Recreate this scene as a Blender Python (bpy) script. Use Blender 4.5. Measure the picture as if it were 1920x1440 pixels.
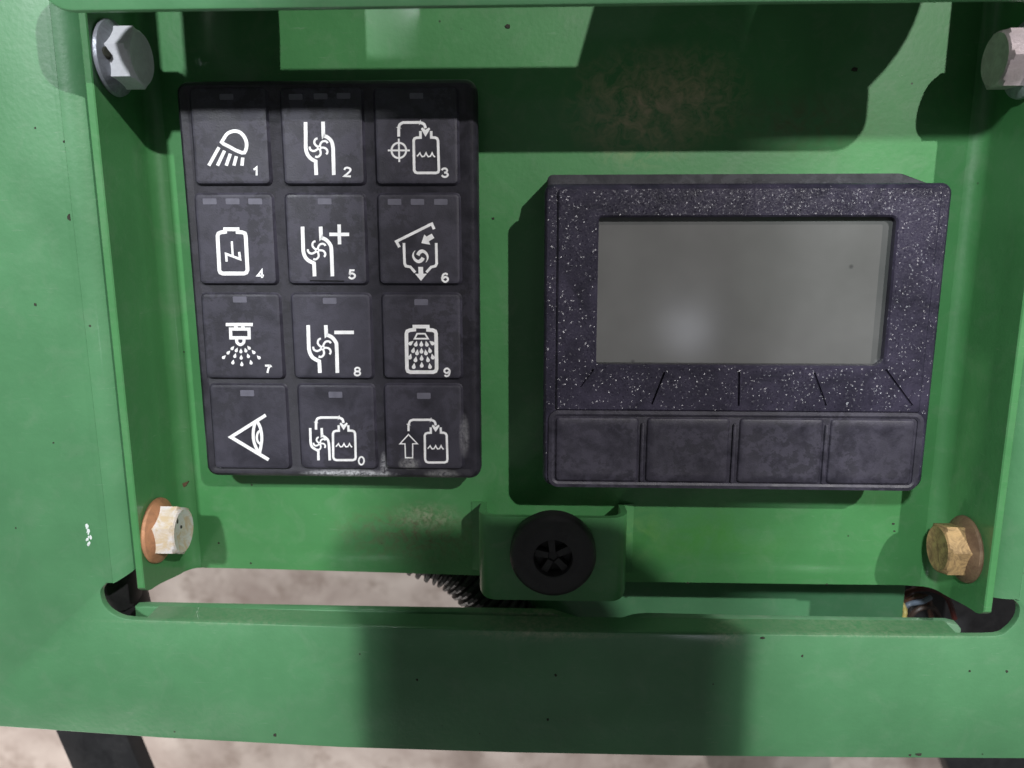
import bpy, bmesh, math, random
from mathutils import Vector, Matrix
random.seed(7)
for o in list(bpy.data.objects): bpy.data.objects.remove(o)
scn = bpy.context.scene
col = scn.collection
MM = 0.001
# ------------------------------------------------------------------ camera
# world: x right along the panel, y up along the panel, z out of the panel (up, off the floor)
CAM_H = 228.0
RX = ((0.99917878, 0.00640157, -0.04000983),
      (-0.00178385, -0.97953336, -0.20127398),
      (-0.04047943, 0.20118006, -0.97871753))
F = 1500.0
def at(px, py, z):
    """point of the plane at height z (mm) seen at a photo pixel"""
    v = (px - 960.0, py - 720.0, F)
    w = [sum(r[i] * v[i] for i in range(3)) for r in RX]
    t = (z - CAM_H) / w[2]
    return (w[0] * t, w[1] * t)
def at3(px, py, z):
    a = at(px, py, z); return (a[0], a[1], z)
cam = bpy.data.cameras.new('camera')
camo = bpy.data.objects.new('camera', cam); col.objects.link(camo)
m = Matrix.Identity(4)
for i in range(3):
    m[i][0] = RX[i][0]; m[i][1] = -RX[i][1]; m[i][2] = -RX[i][2]
m[2][3] = CAM_H * MM
camo.matrix_world = m
cam.sensor_width = 36.0; cam.lens = 36.0 * F / 1920.0
cam.clip_start = 0.01; cam.clip_end = 50.0
cam.dof.use_dof = True; cam.dof.focus_distance = 0.212; cam.dof.aperture_fstop = 17.0
scn.camera = camo
# ------------------------------------------------------------------ world (dim workshop room) and lamps
world = bpy.data.worlds.new("World"); scn.world = world; world.use_nodes = True
wn = world.node_tree; bg = wn.nodes['Background']
wtc = wn.nodes.new('ShaderNodeTexCoord'); wno = wn.nodes.new('ShaderNodeTexNoise')
wno.inputs['Scale'].default_value = 5.0; wno.inputs['Detail'].default_value = 2.0
wcr = wn.nodes.new('ShaderNodeValToRGB')
wcr.color_ramp.elements[0].position = 0.35; wcr.color_ramp.elements[0].color = (0.30, 0.29, 0.30, 1)
wcr.color_ramp.elements[1].position = 0.70; wcr.color_ramp.elements[1].color = (0.85, 0.86, 0.90, 1)
wn.links.new(wtc.outputs['Generated'], wno.inputs['Vector'])
wn.links.new(wno.outputs['Fac'], wcr.inputs['Fac']); wn.links.new(wcr.outputs['Color'], bg.inputs['Color'])
bg.inputs['Strength'].default_value = 0.19
def lamp(name, loc, power, radius, color):
    l = bpy.data.lights.new(name, 'POINT'); l.energy = power; l.shadow_soft_size = radius; l.color = color
    o = bpy.data.objects.new(name, l); col.objects.link(o); o.location = loc
    return o
lamp('work_lamp', (0.60, 0.62, 1.10), 57.0, 0.009, (1.0, 0.97, 0.97))
lamp('work_lamp', (-0.32, 0.60, 1.20), 63.0, 0.032, (0.93, 0.97, 1.0))
# added fill light below the panel, no lamp known there; brightens the floor
lamp('floor_fill', (-0.75, -1.0, -0.08), 17.0, 0.08, (1.0, 0.93, 0.88))
scn.view_settings.view_transform = 'Standard'; scn.view_settings.look = 'None'
scn.view_settings.exposure = 0.0; scn.view_settings.gamma = 1.0
scn.render.engine = 'CYCLES'
scn.render.resolution_x = 1024; scn.render.resolution_y = 768

# ------------------------------------------------------------------ object helpers
def tag(o, label=None, cat=None, group=None, kind=None):
    if label: o['label'] = label
    if cat: o['category'] = cat
    if group: o['group'] = group
    if kind: o['kind'] = kind
    return o
def thing(name, label, cat, loc, group=None):
    o = bpy.data.objects.new(name, None); col.objects.link(o)
    o.location = Vector(loc) * MM; o.empty_display_size = 0.01
    return tag(o, label, cat, group)
WLOC = {}
def wloc(o):
    v = Vector((0, 0, 0))
    while o is not None:
        v = v + Vector(o.location); o = o.parent
    return v
def obj(name, vf, mat, parent=None, smooth=35, loc=None):
    """vf = (verts in world mm, faces[, material indices])"""
    me = bpy.data.meshes.new(name)
    base = wloc(parent) if parent is not None else Vector((0, 0, 0))
    own = Vector(loc) * MM - base if loc is not None else Vector((0, 0, 0))
    org = base + own
    me.from_pydata([tuple(Vector(v) * MM - org) for v in vf[0]], [], vf[1])
    mats = mat if isinstance(mat, (list, tuple)) else [mat]
    for m_ in mats: me.materials.append(m_)
    if len(vf) > 2:
        for p, i in zip(me.polygons, vf[2]): p.material_index = i
    bm = bmesh.new(); bm.from_mesh(me)
    bmesh.ops.remove_doubles(bm, verts=bm.verts, dist=1e-7)
    bmesh.ops.recalc_face_normals(bm, faces=bm.faces)
    bm.to_mesh(me); bm.free()
    if smooth:
        me.polygons.foreach_set('use_smooth', [True] * len(me.polygons))
        me.set_sharp_from_angle(angle=math.radians(smooth))
    o = bpy.data.objects.new(name, me); col.objects.link(o); o.location = own
    if parent is not None: o.parent = parent
    return o
def flat(name, vf, mat, parent=None):
    """open sheet (print): keep the normals as they are"""
    me = bpy.data.meshes.new(name); base = wloc(parent)
    me.from_pydata([tuple(Vector(v) * MM - base) for v in vf[0]], [], vf[1])
    me.materials.append(mat)
    o = bpy.data.objects.new(name, me); col.objects.link(o); o.parent = parent
    return o
def merge(*vfs):
    V, Fc = [], []
    for v, f in vfs:
        n = len(V); V += list(v); Fc += [tuple(i + n for i in q) for q in f]
    return V, Fc
def rr(x0, y0, x1, y1, r, n=6):
    """rounded rectangle, ccw; r number or 4 radii (bl, br, tr, tl)"""
    if not isinstance(r, (list, tuple)): r = (r,) * 4
    out = []
    for (cx, cy, a0, q) in ((x0 + r[0], y0 + r[0], 180, r[0]), (x1 - r[1], y0 + r[1], 270, r[1]),
                            (x1 - r[2], y1 - r[2], 0, r[2]), (x0 + r[3], y1 - r[3], 90, r[3])):
        for k in range(n + 1):
            a = math.radians(a0 + 90 * k / n); out.append((cx + q * math.cos(a), cy + q * math.sin(a)))
    return out
def loft(rings, cap0=True, cap1=True):
    n = len(rings[0]); V = [p for r in rings for p in r]; Fc = []
    for k in range(len(rings) - 1):
        for i in range(n):
            j = (i + 1) % n
            Fc.append((k * n + i, k * n + j, (k + 1) * n + j, (k + 1) * n + i))
    if cap0: Fc.append(tuple(reversed(range(n))))
    if cap1: Fc.append(tuple(range((len(rings) - 1) * n, len(rings) * n)))
    return V, Fc
def z3(pts, z): return [(p[0], p[1], z) for p in pts]
def inset(pts, d):
    """offset a ccw convex-ish outline inwards by d"""
    n = len(pts); out = []
    for i in range(n):
        a, b, c = Vector(pts[i - 1][:2]), Vector(pts[i][:2]), Vector(pts[(i + 1) % n][:2])
        e1 = b - a; e2 = c - b
        if e1.length < 1e-9: e1 = e2
        if e2.length < 1e-9: e2 = e1
        e1.normalize(); e2.normalize()
        n1 = Vector((-e1.y, e1.x)); n2 = Vector((-e2.y, e2.x)); s = n1 + n2
        k = max(0.35, s.dot(n1) / max(s.length, 1e-9)) if s.length > 1e-6 else 1
        s = s.normalized() / k if s.length > 1e-6 else n1
        out.append((b.x + s.x * d, b.y + s.y * d))
    return out
def slab(pts, z0, z1, b=0.3):
    """solid plate of outline pts (ccw) from z0 to z1 with rounded arrises"""
    return loft([z3(inset(pts, b), z0), z3(pts, z0 + b), z3(pts, z1 - b), z3(inset(pts, b * 0.3), z1 - b * 0.3), z3(inset(pts, b), z1)])
def box(x0, y0, z0, x1, y1, z1, b=0.0):
    if b: return slab([(x0, y0), (x1, y0), (x1, y1), (x0, y1)], z0, z1, b)
    return loft([z3([(x0, y0), (x1, y0), (x1, y1), (x0, y1)], z0), z3([(x0, y0), (x1, y0), (x1, y1), (x0, y1)], z1)])
def smoothpath(P, n=5):
    P = [Vector(p) for p in P]; out = []
    for i in range(len(P) - 1):
        a = P[max(i - 1, 0)]; b = P[i]; c = P[i + 1]; d = P[min(i + 2, len(P) - 1)]
        for k in range(n):
            t = k / n
            out.append(0.5 * ((2 * b) + (c - a) * t + (2 * a - 5 * b + 4 * c - d) * t * t + (3 * b - a - 3 * c + d) * t ** 3))
    out.append(P[-1]); return out
def tube(P, rad, n=12, caps=True):
    """rad: number or function of index"""
    P = [Vector(p) for p in P]; rings = []; up = Vector((0.13, 0.21, 0.97)).normalized()
    for i, p in enumerate(P):
        t = (P[min(i + 1, len(P) - 1)] - P[max(i - 1, 0)]).normalized()
        s = t.cross(up).normalized(); u = s.cross(t).normalized()
        r = rad(i) if callable(rad) else rad
        rings.append([tuple(p + r * (math.cos(2 * math.pi * k / n) * s + math.sin(2 * math.pi * k / n) * u)) for k in range(n)])
    return loft(rings, caps, caps)
def lathe(prof, c, axis='z', n=48, sgn=1, ang=0.0):
    """prof = [(r, h)], h along the axis from c"""
    rings = []
    for r, h in prof:
        q = []
        for k in range(n):
            a = 2 * math.pi * k / n + ang
            if axis == 'z': q.append((c[0] + r * math.cos(a), c[1] + r * math.sin(a), c[2] + h))
            else: q.append((c[0] + sgn * h, c[1] + r * math.cos(a), c[2] + r * math.sin(a)))
        rings.append(q)
    return loft(rings)

# ------------------------------------------------------------------ materials
def newmat(name):
    m = bpy.data.materials.new(name); m.use_nodes = True
    return m, m.node_tree, m.node_tree.nodes['Principled BSDF']
def N(nt, t, **kw):
    n = nt.nodes.new(t)
    for k, v in kw.items(): setattr(n, k, v)
    return n
def noise(nt, scale, detail=3.0, rough=0.5, vec=None, dist=0.0):
    n = N(nt, 'ShaderNodeTexNoise'); n.inputs['Scale'].default_value = scale
    n.inputs['Detail'].default_value = detail; n.inputs['Roughness'].default_value = rough
    n.inputs['Distortion'].default_value = dist
    if vec is not None: nt.links.new(vec, n.inputs['Vector'])
    return n.outputs['Fac']
def ramp(nt, fac, a, b, va=0.0, vb=1.0):
    n = N(nt, 'ShaderNodeMapRange'); n.clamp = True
    n.inputs['From Min'].default_value = a; n.inputs['From Max'].default_value = b
    n.inputs['To Min'].default_value = va; n.inputs['To Max'].default_value = vb
    nt.links.new(fac, n.inputs['Value']); return n.outputs['Result']
def mathn(nt, op, a, b):
    n = N(nt, 'ShaderNodeMath', operation=op)
    for i, v in enumerate((a, b)):
        if isinstance(v, (int, float)): n.inputs[i].default_value = v
        else: nt.links.new(v, n.inputs[i])
    return n.outputs[0]
def mix(nt, fac, a, b):
    n = N(nt, 'ShaderNodeMix', data_type='RGBA')
    if isinstance(fac, (int, float)): n.inputs['Factor'].default_value = fac
    else: nt.links.new(fac, n.inputs['Factor'])
    for k, v in (('A', a), ('B', b)):
        s = [i for i in n.inputs if i.name == k and i.type == 'RGBA'][0]
        if isinstance(v, tuple): s.default_value = v if len(v) == 4 else v + (1,)
        else: nt.links.new(v, s)
    return [o for o in n.outputs if o.type == 'RGBA'][0]
def pos(nt): return N(nt, 'ShaderNodeNewGeometry').outputs['Position']
def bump(nt, bs, h, strength, dist):
    n = N(nt, 'ShaderNodeBump'); n.inputs['Strength'].default_value = strength; n.inputs['Distance'].default_value = dist
    nt.links.new(h, n.inputs['Height']); nt.links.new(n.outputs['Normal'], bs.inputs['Normal']); return n
def blob(nt, P, c, rx, ry, edge=0.5):
    """1 inside an ellipse round c (mm), fading to 0"""
    v = N(nt, 'ShaderNodeVectorMath', operation='SUBTRACT'); nt.links.new(P, v.inputs[0])
    v.inputs[1].default_value = (c[0] * MM, c[1] * MM, 0)
    w = N(nt, 'ShaderNodeVectorMath', operation='MULTIPLY'); nt.links.new(v.outputs[0], w.inputs[0])
    w.inputs[1].default_value = (1 / (rx * MM), 1 / (ry * MM), 0)
    l = N(nt, 'ShaderNodeVectorMath', operation='LENGTH'); nt.links.new(w.outputs[0], l.inputs[0])
    return ramp(nt, l.outputs['Value'], edge, 1.15, 1.0, 0.0)

def green_paint(name, base=(0.082, 0.240, 0.106), dirt=(), rough=0.40, dust=0.12):
    m, nt, bs = newmat(name); P = pos(nt)
    big = noise(nt, 38, 4, 0.6, P)
    c = mix(nt, ramp(nt, big, 0.3, 0.7), tuple(x * 0.90 for x in base), tuple(x * 1.10 for x in base))
    pale = noise(nt, 110, 6, 0.7, P, 0.6)
    c = mix(nt, ramp(nt, pale, 0.50, 0.78, 0.0, dust), c, (0.33, 0.36, 0.30))
    mp = N(nt, 'ShaderNodeMapping'); mp.inputs['Scale'].default_value = (1.0, 9.0, 1.0); mp.inputs['Rotation'].default_value = (0, 0, 0.35)
    nt.links.new(P, mp.inputs['Vector'])
    scr = noise(nt, 130, 5, 0.75, mp.outputs['Vector'])
    c = mix(nt, mathn(nt, 'MULTIPLY', ramp(nt, scr, 0.62, 0.72, 0.0, 0.30), ramp(nt, big, 0.45, 0.6)), c, (0.40, 0.44, 0.38))
    # fine dark specks of soil
    v = N(nt, 'ShaderNodeTexVoronoi'); v.inputs['Scale'].default_value = 150; nt.links.new(P, v.inputs['Vector'])
    sp = ramp(nt, v.outputs['Distance'], 0.035, 0.06, 1.0, 0.0)
    gate = ramp(nt, noise(nt, 60, 2, 0.5, P), 0.56, 0.62)
    c = mix(nt, mathn(nt, 'MULTIPLY', sp, gate), c, (0.03, 0.035, 0.02))
    rg = ramp(nt, big, 0.3, 0.7, rough - 0.05, rough + 0.09)
    for (cc, rx, ry, colr, st, ns) in dirt:
        b = blob(nt, P, cc, rx, ry, 0.15)
        g = ramp(nt, noise(nt, ns, 7, 0.68, P, 0.8), 0.40, 0.66)
        f = mathn(nt, 'MULTIPLY', mathn(nt, 'MULTIPLY', b, g), st)
        c = mix(nt, f, c, colr)
        rg = mathn(nt, 'ADD', rg, mathn(nt, 'MULTIPLY', f, 0.4))
    nt.links.new(c, bs.inputs['Base Color']); nt.links.new(rg, bs.inputs['Roughness'])
    bs.inputs['Coat Weight'].default_value = 0.45; bs.inputs['Coat Roughness'].default_value = 0.12
    bump(nt, bs, noise(nt, 700, 3, 0.5, P), 0.16, 0.0004)
    return m
SOIL = (0.52, 0.44, 0.28); CLAY = (0.13, 0.11, 0.06); PALE = (0.42, 0.42, 0.30)
M_frame = green_paint('green_frame_paint', dirt=[
    (at(1000, 1186, 24), 20, 3, PALE, 0.45, 500), (at(1360, 1190, 24), 6, 4, PALE, 0.5, 600), (at(1030, 1190, 24), 26, 1.0, PALE, 0.5, 900), (at(450, 1169, 24), 45, 0.7, PALE, 0.25, 800), (at(1600, 1191, 24), 40, 0.8, PALE, 0.35, 800)])
M_plate = green_paint('green_plate_paint', base=(0.064, 0.240, 0.078), rough=0.5, dust=0.16, dirt=[
    (at(1200, 200, 0), 20, 15, SOIL, 1.0, 220), (at(1300, 180, 0), 15, 13, SOIL, 0.8, 320),
    (at(1500, 230, 0), 22, 10, CLAY, 0.5, 260),
    (at(770, 1000, 0), 24, 10, CLAY, 0.9, 420), (at(800, 970, 0), 10, 5, PALE, 0.6, 700),
    (at(1200, 1000, 0), 9, 9, (0.16, 0.34, 0.10), 0.7, 160), (at(1320, 1010, 0), 30, 12, (0.045, 0.24, 0.03), 0.8, 90)])
M_rear = green_paint('green_rear_paint', base=(0.07, 0.22, 0.10), rough=0.45)
M_edge = green_paint('green_edge_paint', base=(0.12, 0.28, 0.15), rough=0.4, dust=0.5)

def rubber(name, base, dust, amt, rough=0.5, spots=(), scale=140):
    m, nt, bs = newmat(name); P = pos(nt)
    a = noise(nt, scale, 6, 0.65, P, 0.35)
    b2 = noise(nt, scale * 0.35, 3, 0.5, P)
    f = mathn(nt, 'MULTIPLY', ramp(nt, a, 0.30, 0.52), ramp(nt, b2, 0.30, 0.62, 0.45, 1.0))
    bl2 = ramp(nt, noise(nt, scale * 2.4, 6, 0.72, P, 0.2), 0.47, 0.53)
    gate = ramp(nt, noise(nt, scale * 0.5, 3, 0.5, P), 0.42, 0.58, 0.25, 0.8)
    f = mathn(nt, 'ADD', mathn(nt, 'MULTIPLY', f, mathn(nt, 'SUBTRACT', 1.0, mathn(nt, 'MULTIPLY', bl2, gate))), 0.12)
    c = mix(nt, mathn(nt, 'MULTIPLY', f, amt), base, dust)
    for (cc, rx, ry, colr, st, ns) in spots:
        bl = blob(nt, P, cc, rx, ry, 0.5)
        g = ramp(nt, noise(nt, ns, 5, 0.7, P, 0.6), 0.36, 0.60)
        c = mix(nt, mathn(nt, 'MULTIPLY', mathn(nt, 'MULTIPLY', bl, g), st), c, colr)
    nt.links.new(c, bs.inputs['Base Color'])
    nt.links.new(ramp(nt, a, 0.35, 0.65, rough - 0.08, rough + 0.12), bs.inputs['Roughness'])
    bump(nt, bs, noise(nt, 2600, 3, 0.6, P), 0.25, 0.0002)
    return m
WHITE_D = (0.55, 0.56, 0.58)
kp_spots = [(at(655, 889, 13), 13, 1.3, WHITE_D, 0.95, 900), (at(720, 875, 13), 1.2, 4, WHITE_D, 0.5, 900),
            (at(768, 870, 14), 3, 2, (0.30, 0.30, 0.30), 0.8, 700), (at(380, 830, 13), 1.0, 5, (0.30, 0.31, 0.32), 0.7, 900),
            (at(870, 820, 14), 1.4, 6, (0.25, 0.25, 0.26), 0.6, 600), (at(830, 890, 13), 5, 1.4, (0.3, 0.3, 0.3), 0.6, 900)]
M_keybody = rubber('black_keypad_rubber', (0.009, 0.0085, 0.012), (0.029, 0.027, 0.038), 0.95, 0.5, kp_spots, 120)
M_button = rubber('dusty_button_rubber', (0.017, 0.016, 0.022), (0.048, 0.045, 0.064), 1.0, 0.5, kp_spots, 95)
M_softkey = rubber('dusty_softkey_rubber', (0.015, 0.014, 0.021), (0.047, 0.043, 0.062), 0.98, 0.5, (), 150)
M_housing = rubber('black_housing', (0.022, 0.022, 0.026), (0.07, 0.07, 0.08), 0.6, 0.5)
M_knob = rubber('black_knob_plastic', (0.018, 0.018, 0.018), (0.035, 0.035, 0.033), 0.5, 0.45)
M_blackhose = rubber('black_hose_rubber', (0.012, 0.012, 0.013), (0.03, 0.03, 0.032), 0.5, 0.5)

def bezel_mat():
    m, nt, bs = newmat('textured_bezel_plastic'); P = pos(nt)
    a = noise(nt, 90, 5, 0.65, P, 0.8)
    c = mix(nt, ramp(nt, a, 0.35, 0.65), (0.018, 0.016, 0.028), (0.046, 0.040, 0.066))
    nt.links.new(c, bs.inputs['Base Color'])
    v = N(nt, 'ShaderNodeTexVoronoi'); v.inputs['Scale'].default_value = 3300; nt.links.new(P, v.inputs['Vector'])
    # pebbled grain: every grain of the moulding tilts its own way
    sub = N(nt, 'ShaderNodeVectorMath', operation='SUBTRACT'); nt.links.new(v.outputs['Color'], sub.inputs[0]); sub.inputs[1].default_value = (.5, .5, .5)
    sc_ = N(nt, 'ShaderNodeVectorMath', operation='MULTIPLY'); nt.links.new(sub.outputs[0], sc_.inputs[0]); v2 = N(nt, 'ShaderNodeTexVoronoi'); v2.inputs['Scale'].default_value = 3300; nt.links.new(P, v2.inputs['Vector'])
    sx_ = N(nt, 'ShaderNodeSeparateXYZ'); nt.links.new(v2.outputs['Color'], sx_.inputs[0])
    clump = noise(nt, 160, 3, 0.6, P)
    amp = mathn(nt, 'ADD', ramp(nt, mathn(nt, 'ADD', sx_.outputs[2], mathn(nt, 'MULTIPLY', clump, 0.8)), 1.16, 1.26, 0.0, 0.75), 0.12)
    cb = N(nt, 'ShaderNodeCombineXYZ')
    for i_ in (0, 1): nt.links.new(amp, cb.inputs[i_])
    nt.links.new(cb.outputs[0], sc_.inputs[1])
    bn = N(nt, 'ShaderNodeBump'); bn.inputs['Strength'].default_value = 0.28; bn.inputs['Distance'].default_value = 0.0003
    nt.links.new(noise(nt, 1700, 5, 0.7, P), bn.inputs['Height'])
    ad = N(nt, 'ShaderNodeVectorMath', operation='ADD'); nt.links.new(sc_.outputs[0], ad.inputs[0]); nt.links.new(bn.outputs['Normal'], ad.inputs[1])
    nm = N(nt, 'ShaderNodeVectorMath', operation='NORMALIZE'); nt.links.new(ad.outputs[0], nm.inputs[0])
    nt.links.new(nm.outputs[0], bs.inputs['Normal']); bs.inputs['Roughness'].default_value = 0.30
    return m
M_bezel = bezel_mat()
def simple(name, c, rough, metal=0.0, bs_=0.0, sc=300):
    m, nt, bs = newmat(name); P = pos(nt); a = noise(nt, sc, 4, 0.6, P)
    cc = mix(nt, ramp(nt, a, 0.3, 0.7), tuple(x * 0.82 for x in c), tuple(min(1, x * 1.15) for x in c))
    nt.links.new(cc, bs.inputs['Base Color']); bs.inputs['Roughness'].default_value = rough; bs.inputs['Metallic'].default_value = metal
    if bs_: bump(nt, bs, noise(nt, sc * 3, 4, 0.6, P), bs_, 0.0004)
    return m
M_white = simple('white_print', (0.95, 0.95, 0.94), 0.5)
M_led = simple('grey_led_window', (0.13, 0.127, 0.16), 0.45)
M_ledmark = simple('scratch_dark', (0.012, 0.012, 0.014), 0.3)
def lcd_mat(name, c0, c1, rough):
    m, nt, bs = newmat(name); P = pos(nt)
    a = noise(nt, 45, 3, 0.5, P)
    c = mix(nt, ramp(nt, a, 0.3, 0.7), c0, c1)
    v = N(nt, 'ShaderNodeTexVoronoi'); v.inputs['Scale'].default_value = 75; nt.links.new(P, v.inputs['Vector'])
    sp = mathn(nt, 'MULTIPLY', ramp(nt, v.outputs['Distance'], 0.03, 0.06, 0.7, 0.0), ramp(nt, noise(nt, 40, 2, 0.5, P), 0.48, 0.55))
    c = mix(nt, sp, c, (0.03, 0.03, 0.03))
    edge = noise(nt, 420, 4, 0.6, P)
    bs.inputs['Roughness'].default_value = rough
    nt.links.new(c, bs.inputs['Base Color'])
    nt.links.new(ramp(nt, edge, 0.3, 0.7, rough, rough + 0.08), bs.inputs['Roughness'])
    bs.inputs['Coat Weight'].default_value = 1.0; bs.inputs['Coat Roughness'].default_value = 0.13
    return m
M_lcd = lcd_mat('grey_lcd', (0.104, 0.105, 0.099), (0.140, 0.141, 0.135), 0.4)
M_window = lcd_mat('dark_window_border', (0.06, 0.065, 0.062), (0.11, 0.112, 0.108), 0.4)
def metal_mat(name, c, rust, amt, rough=0.35, metal=0.6):
    m, nt, bs = newmat(name); P = pos(nt)
    a = noise(nt, 260, 6, 0.7, P, 0.8)
    f = ramp(nt, a, 0.42, 0.60, 0.0, amt)
    cc = mix(nt, f, c, rust)
    nt.links.new(cc, bs.inputs['Base Color'])
    nt.links.new(mathn(nt, 'MULTIPLY', mathn(nt, 'SUBTRACT', 1.0, f), metal), bs.inputs['Metallic'])
    nt.links.new(ramp(nt, f, 0, 1, rough, 0.8), bs.inputs['Roughness'])
    bump(nt, bs, noise(nt, 900, 5, 0.7, P), 0.35, 0.0004)
    return m
M_zinc = metal_mat('zinc_plated_steel', (0.90, 0.90, 0.95), (0.40, 0.39, 0.42), 0.2, 0.38, 0.12)
M_zincflange = metal_mat('zinc_flange', (0.45, 0.46, 0.52), (0.15, 0.15, 0.17), 0.5, 0.38, 0.5)
M_pink = metal_mat('pinkish_zinc', (0.70, 0.60, 0.62), (0.30, 0.24, 0.22), 0.3, 0.4, 0.4)
M_cream = metal_mat('cream_corroded_zinc', (0.72, 0.68, 0.66), (0.55, 0.40, 0.19), 0.75, 0.5, 0.15)
M_rust = metal_mat('orange_rust', (0.50, 0.24, 0.12), (0.30, 0.15, 0.08), 0.7, 0.6, 0.15)
M_bronze = metal_mat('yellow_rusty_zinc', (0.50, 0.33, 0.15), (0.17, 0.11, 0.05), 0.9, 0.5, 0.25)
M_bronzefl = metal_mat('brown_rusty_flange', (0.26, 0.17, 0.10), (0.14, 0.08, 0.045), 0.8, 0.5, 0.25)
def concrete():
    m, nt, bs = newmat('pinkish_concrete'); P = pos(nt)
    a = noise(nt, 9, 6, 0.6, P, 0.6); b = noise(nt, 26, 6, 0.7, P)
    c = mix(nt, ramp(nt, a, 0.32, 0.68), (0.40, 0.325, 0.29), (0.72, 0.64, 0.58))
    c = mix(nt, ramp(nt, b, 0.50, 0.68, 0.0, 0.7), c, (0.27, 0.205, 0.17))
    nt.links.new(c, bs.inputs['Base Color']); bs.inputs['Roughness'].default_value = 0.8
    bump(nt, bs, b, 0.3, 0.004); return m
M_floor = concrete()

# ------------------------------------------------------------------ floor
tag(obj('floor', loft([z3([(-2500, -2500), (2500, -2500), (2500, 2500), (-2500, 2500)], -760),
                       z3([(-2500, -2500), (2500, -2500), (2500, 2500), (-2500, 2500)], -700)]), M_floor, smooth=0),
    'pinkish beige concrete floor far below the panel', None, None, 'structure')

# ------------------------------------------------------------------ green frame
frame = thing('panel_frame', 'green painted sheet steel frame round the control panel', 'frame', (0, -130, 24))
ZF = 24.0; BR = 8.0; XL = -112.5; XR = 119.7
ynotchL = -93.0; ynotchR = at(1867, 1113, 18)[1]
# front sheet: U-shaped outline, counter-clockwise seen from the front
nl = [at(*p, ZF) for p in ((200, 1094), (189, 1107), (190, 1123), (197, 1138), (210, 1150), (233, 1160), (270, 1163),
                           (400, 1167), (640, 1175), (980, 1184), (1280, 1188), (1560, 1191), (1800, 1193), (1868, 1192), (1890, 1182), (1907, 1163),
                           (1912, 1144), (1908, 1132), (1897, 1123))]
def rnd(pts, n=3): return [(v.x, v.y) for v in smoothpath([Vector(p) for p in pts], n)]
nla = rnd(nl[:7]); nlb = rnd(nl[12:]); nlip = len(nla) - 1
nl = nla + nl[7:12] + nlb
bot = [at(*p, ZF) for p in ((0, 1363), (300, 1384), (640, 1402), (960, 1412), (1280, 1418), (1600, 1421), (1920, 1423))]
XLb, XRb = XL - BR, XR + BR
outl = [(-171, 130), (-171, -145)] + bot + [(172, -147), (172, 130), (XRb, 130), (XRb, nl[-1][1])] + list(reversed(nl)) + [(XLb, nl[0][1]), (XLb, 130)]
sheet = slab(outl, ZF - 2.4, ZF, 0.45)
obj('front_sheet', sheet, M_frame, frame)
def bend(xb, sg, y0, y1a, y1b):
    """rolled edge: quarter round from the front sheet back to the bracket flange"""
    rings = []; prof = []
    for k in range(13):
        a = math.radians(90 * k / 12)
        prof.append((xb + sg * BR * math.sin(a), ZF - BR + BR * math.cos(a), k / 12))
    prof.append((xb + sg * BR, ZF - BR - 14, 1.0))
    out = [(x, z, t) for x, z, t in prof]
    inn = [(x - sg * 2.2 * math.sin(t * math.pi / 2), z - 2.2 * math.cos(t * math.pi / 2), t) for x, z, t in prof]
    pr = out + inn[::-1]
    return loft([[(x, y0, z) for x, z, t in pr], [(x, y1a + (y1b - y1a) * t, z) for x, z, t in pr]])
obj('rolled_edge', bend(XLb, 1, 130, nl[0][1], ynotchL + 0.2), M_frame, frame)
obj('rolled_edge', bend(XRb, -1, 130, nl[-1][1], ynotchR), M_frame, frame)
# lip folded back along the lower edge of the opening
lipx = [p for p in nl[nlip:nlip + 7]]
def strip_y(pts, dy0, dy1, z0, z1):
    r = [[(x, y + dy0, z0), (x, y + dy0, z1), (x, y + dy1, z1), (x, y + dy1, z0)] for x, y in pts]
    return loft(r)
obj('folded_lip', strip_y(lipx, -2.4, -0.15, ZF - 9, ZF - 2.2), M_frame, frame)
obj('lower_flange', strip_y([(x, y) for x, y in bot[0:1]] + bot[1:], 0.1, 2.3, ZF - 18, ZF - 2.2), M_frame, frame)
# stiffener strip behind the lip, in two lengths with a gap
zs = 12.0
def stiff(xa, xb, pxs):
    top = [at(px, py, zs) for px, py in pxs]
    pts = top[::-1] + [(top[0][0], top[0][1] - 14), (top[-1][0], top[-1][1] - 14)]
    return slab(pts, zs - 3.4, zs, 0.5)
obj('stiffener', stiff(0, 0, [(252, 1138), (270, 1137), (640, 1144), (1035, 1150), (1060, 1158), (1085, 1166), (1110, 1172)]), M_frame, frame)
obj('stiffener', stiff(0, 0, [(1150, 1172), (1190, 1160), (1215, 1158), (1400, 1162), (1780, 1168), (1797, 1172), (1803, 1180)]), M_edge, frame)
# top bar of the frame, standing in front of everything
tb = rr(-108.9, 44.0, 107.5, 64.5, 7.5, 8)
obj('top_bar', slab(tb, 45.6, 48.0, 0.5), M_frame, frame)
for sx in (-99, 99):
    obj('bar_spacer', box(sx - 3, 54, ZF - 1, sx + 3, 60, 45.8, 0.4), M_frame, frame)
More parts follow.
